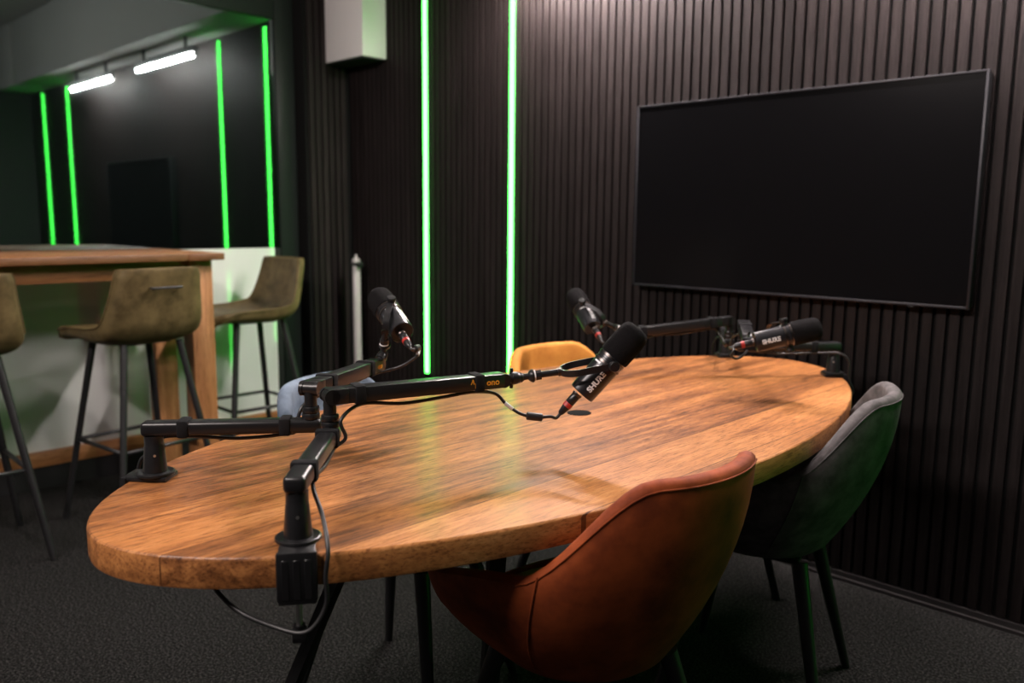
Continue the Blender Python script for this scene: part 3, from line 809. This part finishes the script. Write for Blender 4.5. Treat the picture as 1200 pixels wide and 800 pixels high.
c1 += [Bz+tg*.036+n*.012+V((0, 0, .805)), Bz+tg*.044+n*.055+V((0, 0, .772)), ep+tg*.043+n*.020+V((0, 0, .735)), ep+tg*.042+n*.020+V((0, 0, .69)),
       ep+tg*.015+n*.022+V((0, 0, .655)), ep-tg*.03+n*.0+V((0, 0, .655)), ep-tg*.09-n*.03+V((0, 0, .675)), ep-tg*.14-n*.10+V((0, 0, .70)), ep-tg*.16-n*.18+V((0, 0, .703))]
cable('black cable of the front microphone, hanging in a curve with a white sleeve', m1, c1, .120, .062)
q = m2['P']
c2 = [cam_pt(490, 408, 1.90), cam_pt(489, 416, 1.89), cam_pt(482, 422, 1.885), cam_pt(472, 428, 1.88), cam_pt(458, 433, 1.88)]
c2 += [under(G2, Lu2-.06, .0185), under(G2, .16, .022), under(G2, .075, .0185), G2[2]+V((-.028, .0, .03)), G2[2]+V((-.030, -.015, -.012)),
       under(G2, .235, .0185, .010, False), under(G2, .15, .025, .010, False), under(G2, .055, .0190, .012, False)]
ep, n, tg = rim_drop((-1.496, .601), 1); Bz = V((-1.496, .601, 0))
c2 += [Bz-tg*.030+V((0, 0, .828)), Bz+n*.022-tg*.038+V((0, 0, .80)), ep+n*.012+tg*-.040+V((0, 0, .775)), ep+n*.020+tg*-.042+V((0, 0, .70)), ep-n*.05+tg*-.06+V((0, 0, .685)), ep-n*.13+tg*-.06+V((0, 0, .703))]
cable('black cable of the left microphone, looping to its arm', m2, c2, .085, .055)
c3 = [cam_pt(704, 398, 2.52), cam_pt(715, 408, 2.52), cam_pt(730, 405, 2.55)]
c3 += [under(G3, Lu3-.06, .0185), under(G3, .16, .022), under(G3, .06, .0185), G3[2]+V((-.02, -.032, .03)), G3[2]+V((.01, -.034, -.005)),
       under(G3, .21, .0190, -.012, False), under(G3, .055, .0190, -.014, False)]
ep, n, tg = rim_drop((-1.495, 2.602), 1); Bz = V((-1.495, 2.602, 0))
c3 += [Bz+tg*.030+V((0, 0, .828)), Bz+n*.02+tg*.038+V((0, 0, .80)), ep+n*.012+tg*.036+V((0, 0, .77)), ep+n*.012+tg*.04+V((0, 0, .70)), ep-n*.05+tg*.06+V((0, 0, .685)), ep-n*.13+tg*.06+V((0, 0, .703))]
cable('black cable of the microphone over the ochre chair', m3, c3)
c4 = [cam_pt(860, 409, 2.19), cam_pt(857, 416, 2.19), cam_pt(863, 420, 2.20), cam_pt(872, 415, 2.25), cam_pt(876, 408, 2.32)]
c4 += [under(G4, Lu4-.05, .0185), under(G4, .17, .021), under(G4, .06, .0185), G4[2]+V((-.028, -.01, .03)), G4[2]+V((-.03, .01, -.008)), under(G4, .2, .0190, .012, False), under(G4, .06, .0190, .014, False)]
ep, n, tg = rim_drop((-1.072, 2.523), 1); Bz = V((-1.072, 2.523, 0))
c4 += [Bz-tg*.030+n*.006+V((0, 0, .836)), Bz+n*.034-tg*.034+V((0, 0, .815)), ep+n*.012-tg*.034+V((0, 0, .765)), ep+n*.024-tg*.036+V((0, 0, .71)), ep-n*.04-tg*.05+V((0, 0, .688)), ep-n*.13-tg*.06+V((0, 0, .703))]
cable('black cable of the level microphone, small loop behind its red ringed plug', m4, c4)

# ================================================================== LIGHT / CAMERA
wd = bpy.data.worlds.new('World'); SC.world = wd; wd.use_nodes = True
wd.node_tree.nodes['Background'].inputs[0].default_value = (.0, .0, .0, 1)

def area(name, loc, size, energy, col, target):
    l = bpy.data.lights.new(name, 'AREA'); l.shape = 'RECTANGLE'; l.size, l.size_y = size; l.energy = energy; l.color = col
    o = bpy.data.objects.new(name, l); COL.objects.link(o); o.location = loc
    o.rotation_euler = (V(target)-V(loc)).to_track_quat('-Z', 'Y').to_euler(); return o
area('ceiling_lamp_light', (-1.5, -.9, 2.7), (2.0, .1), 98, (1, .87, .82), (-1.9, 1.5, .8))

cam = bpy.data.cameras.new('Camera'); co = bpy.data.objects.new('Camera', cam); COL.objects.link(co)
co.matrix_world = Matrix(((R.x, U.x, -F.x, CAMLOC.x), (R.y, U.y, -F.y, CAMLOC.y), (R.z, U.z, -F.z, CAMLOC.z), (0, 0, 0, 1)))
cam.sensor_width = 36; cam.lens = FPX/1200*36
cam.dof.use_dof = True; cam.dof.focus_distance = 1.6; cam.dof.aperture_fstop = 2.8
cam.clip_start = .05
SC.camera = co
SC.view_settings.view_transform = 'Standard'; SC.view_settings.look = 'None'; SC.view_settings.gamma = 1
SC.view_settings.use_curve_mapping = False
SC.view_settings.exposure = 0
SC.cycles.use_denoising = True
SC.cycles.max_bounces = 8; SC.cycles.sample_clamp_indirect = 6
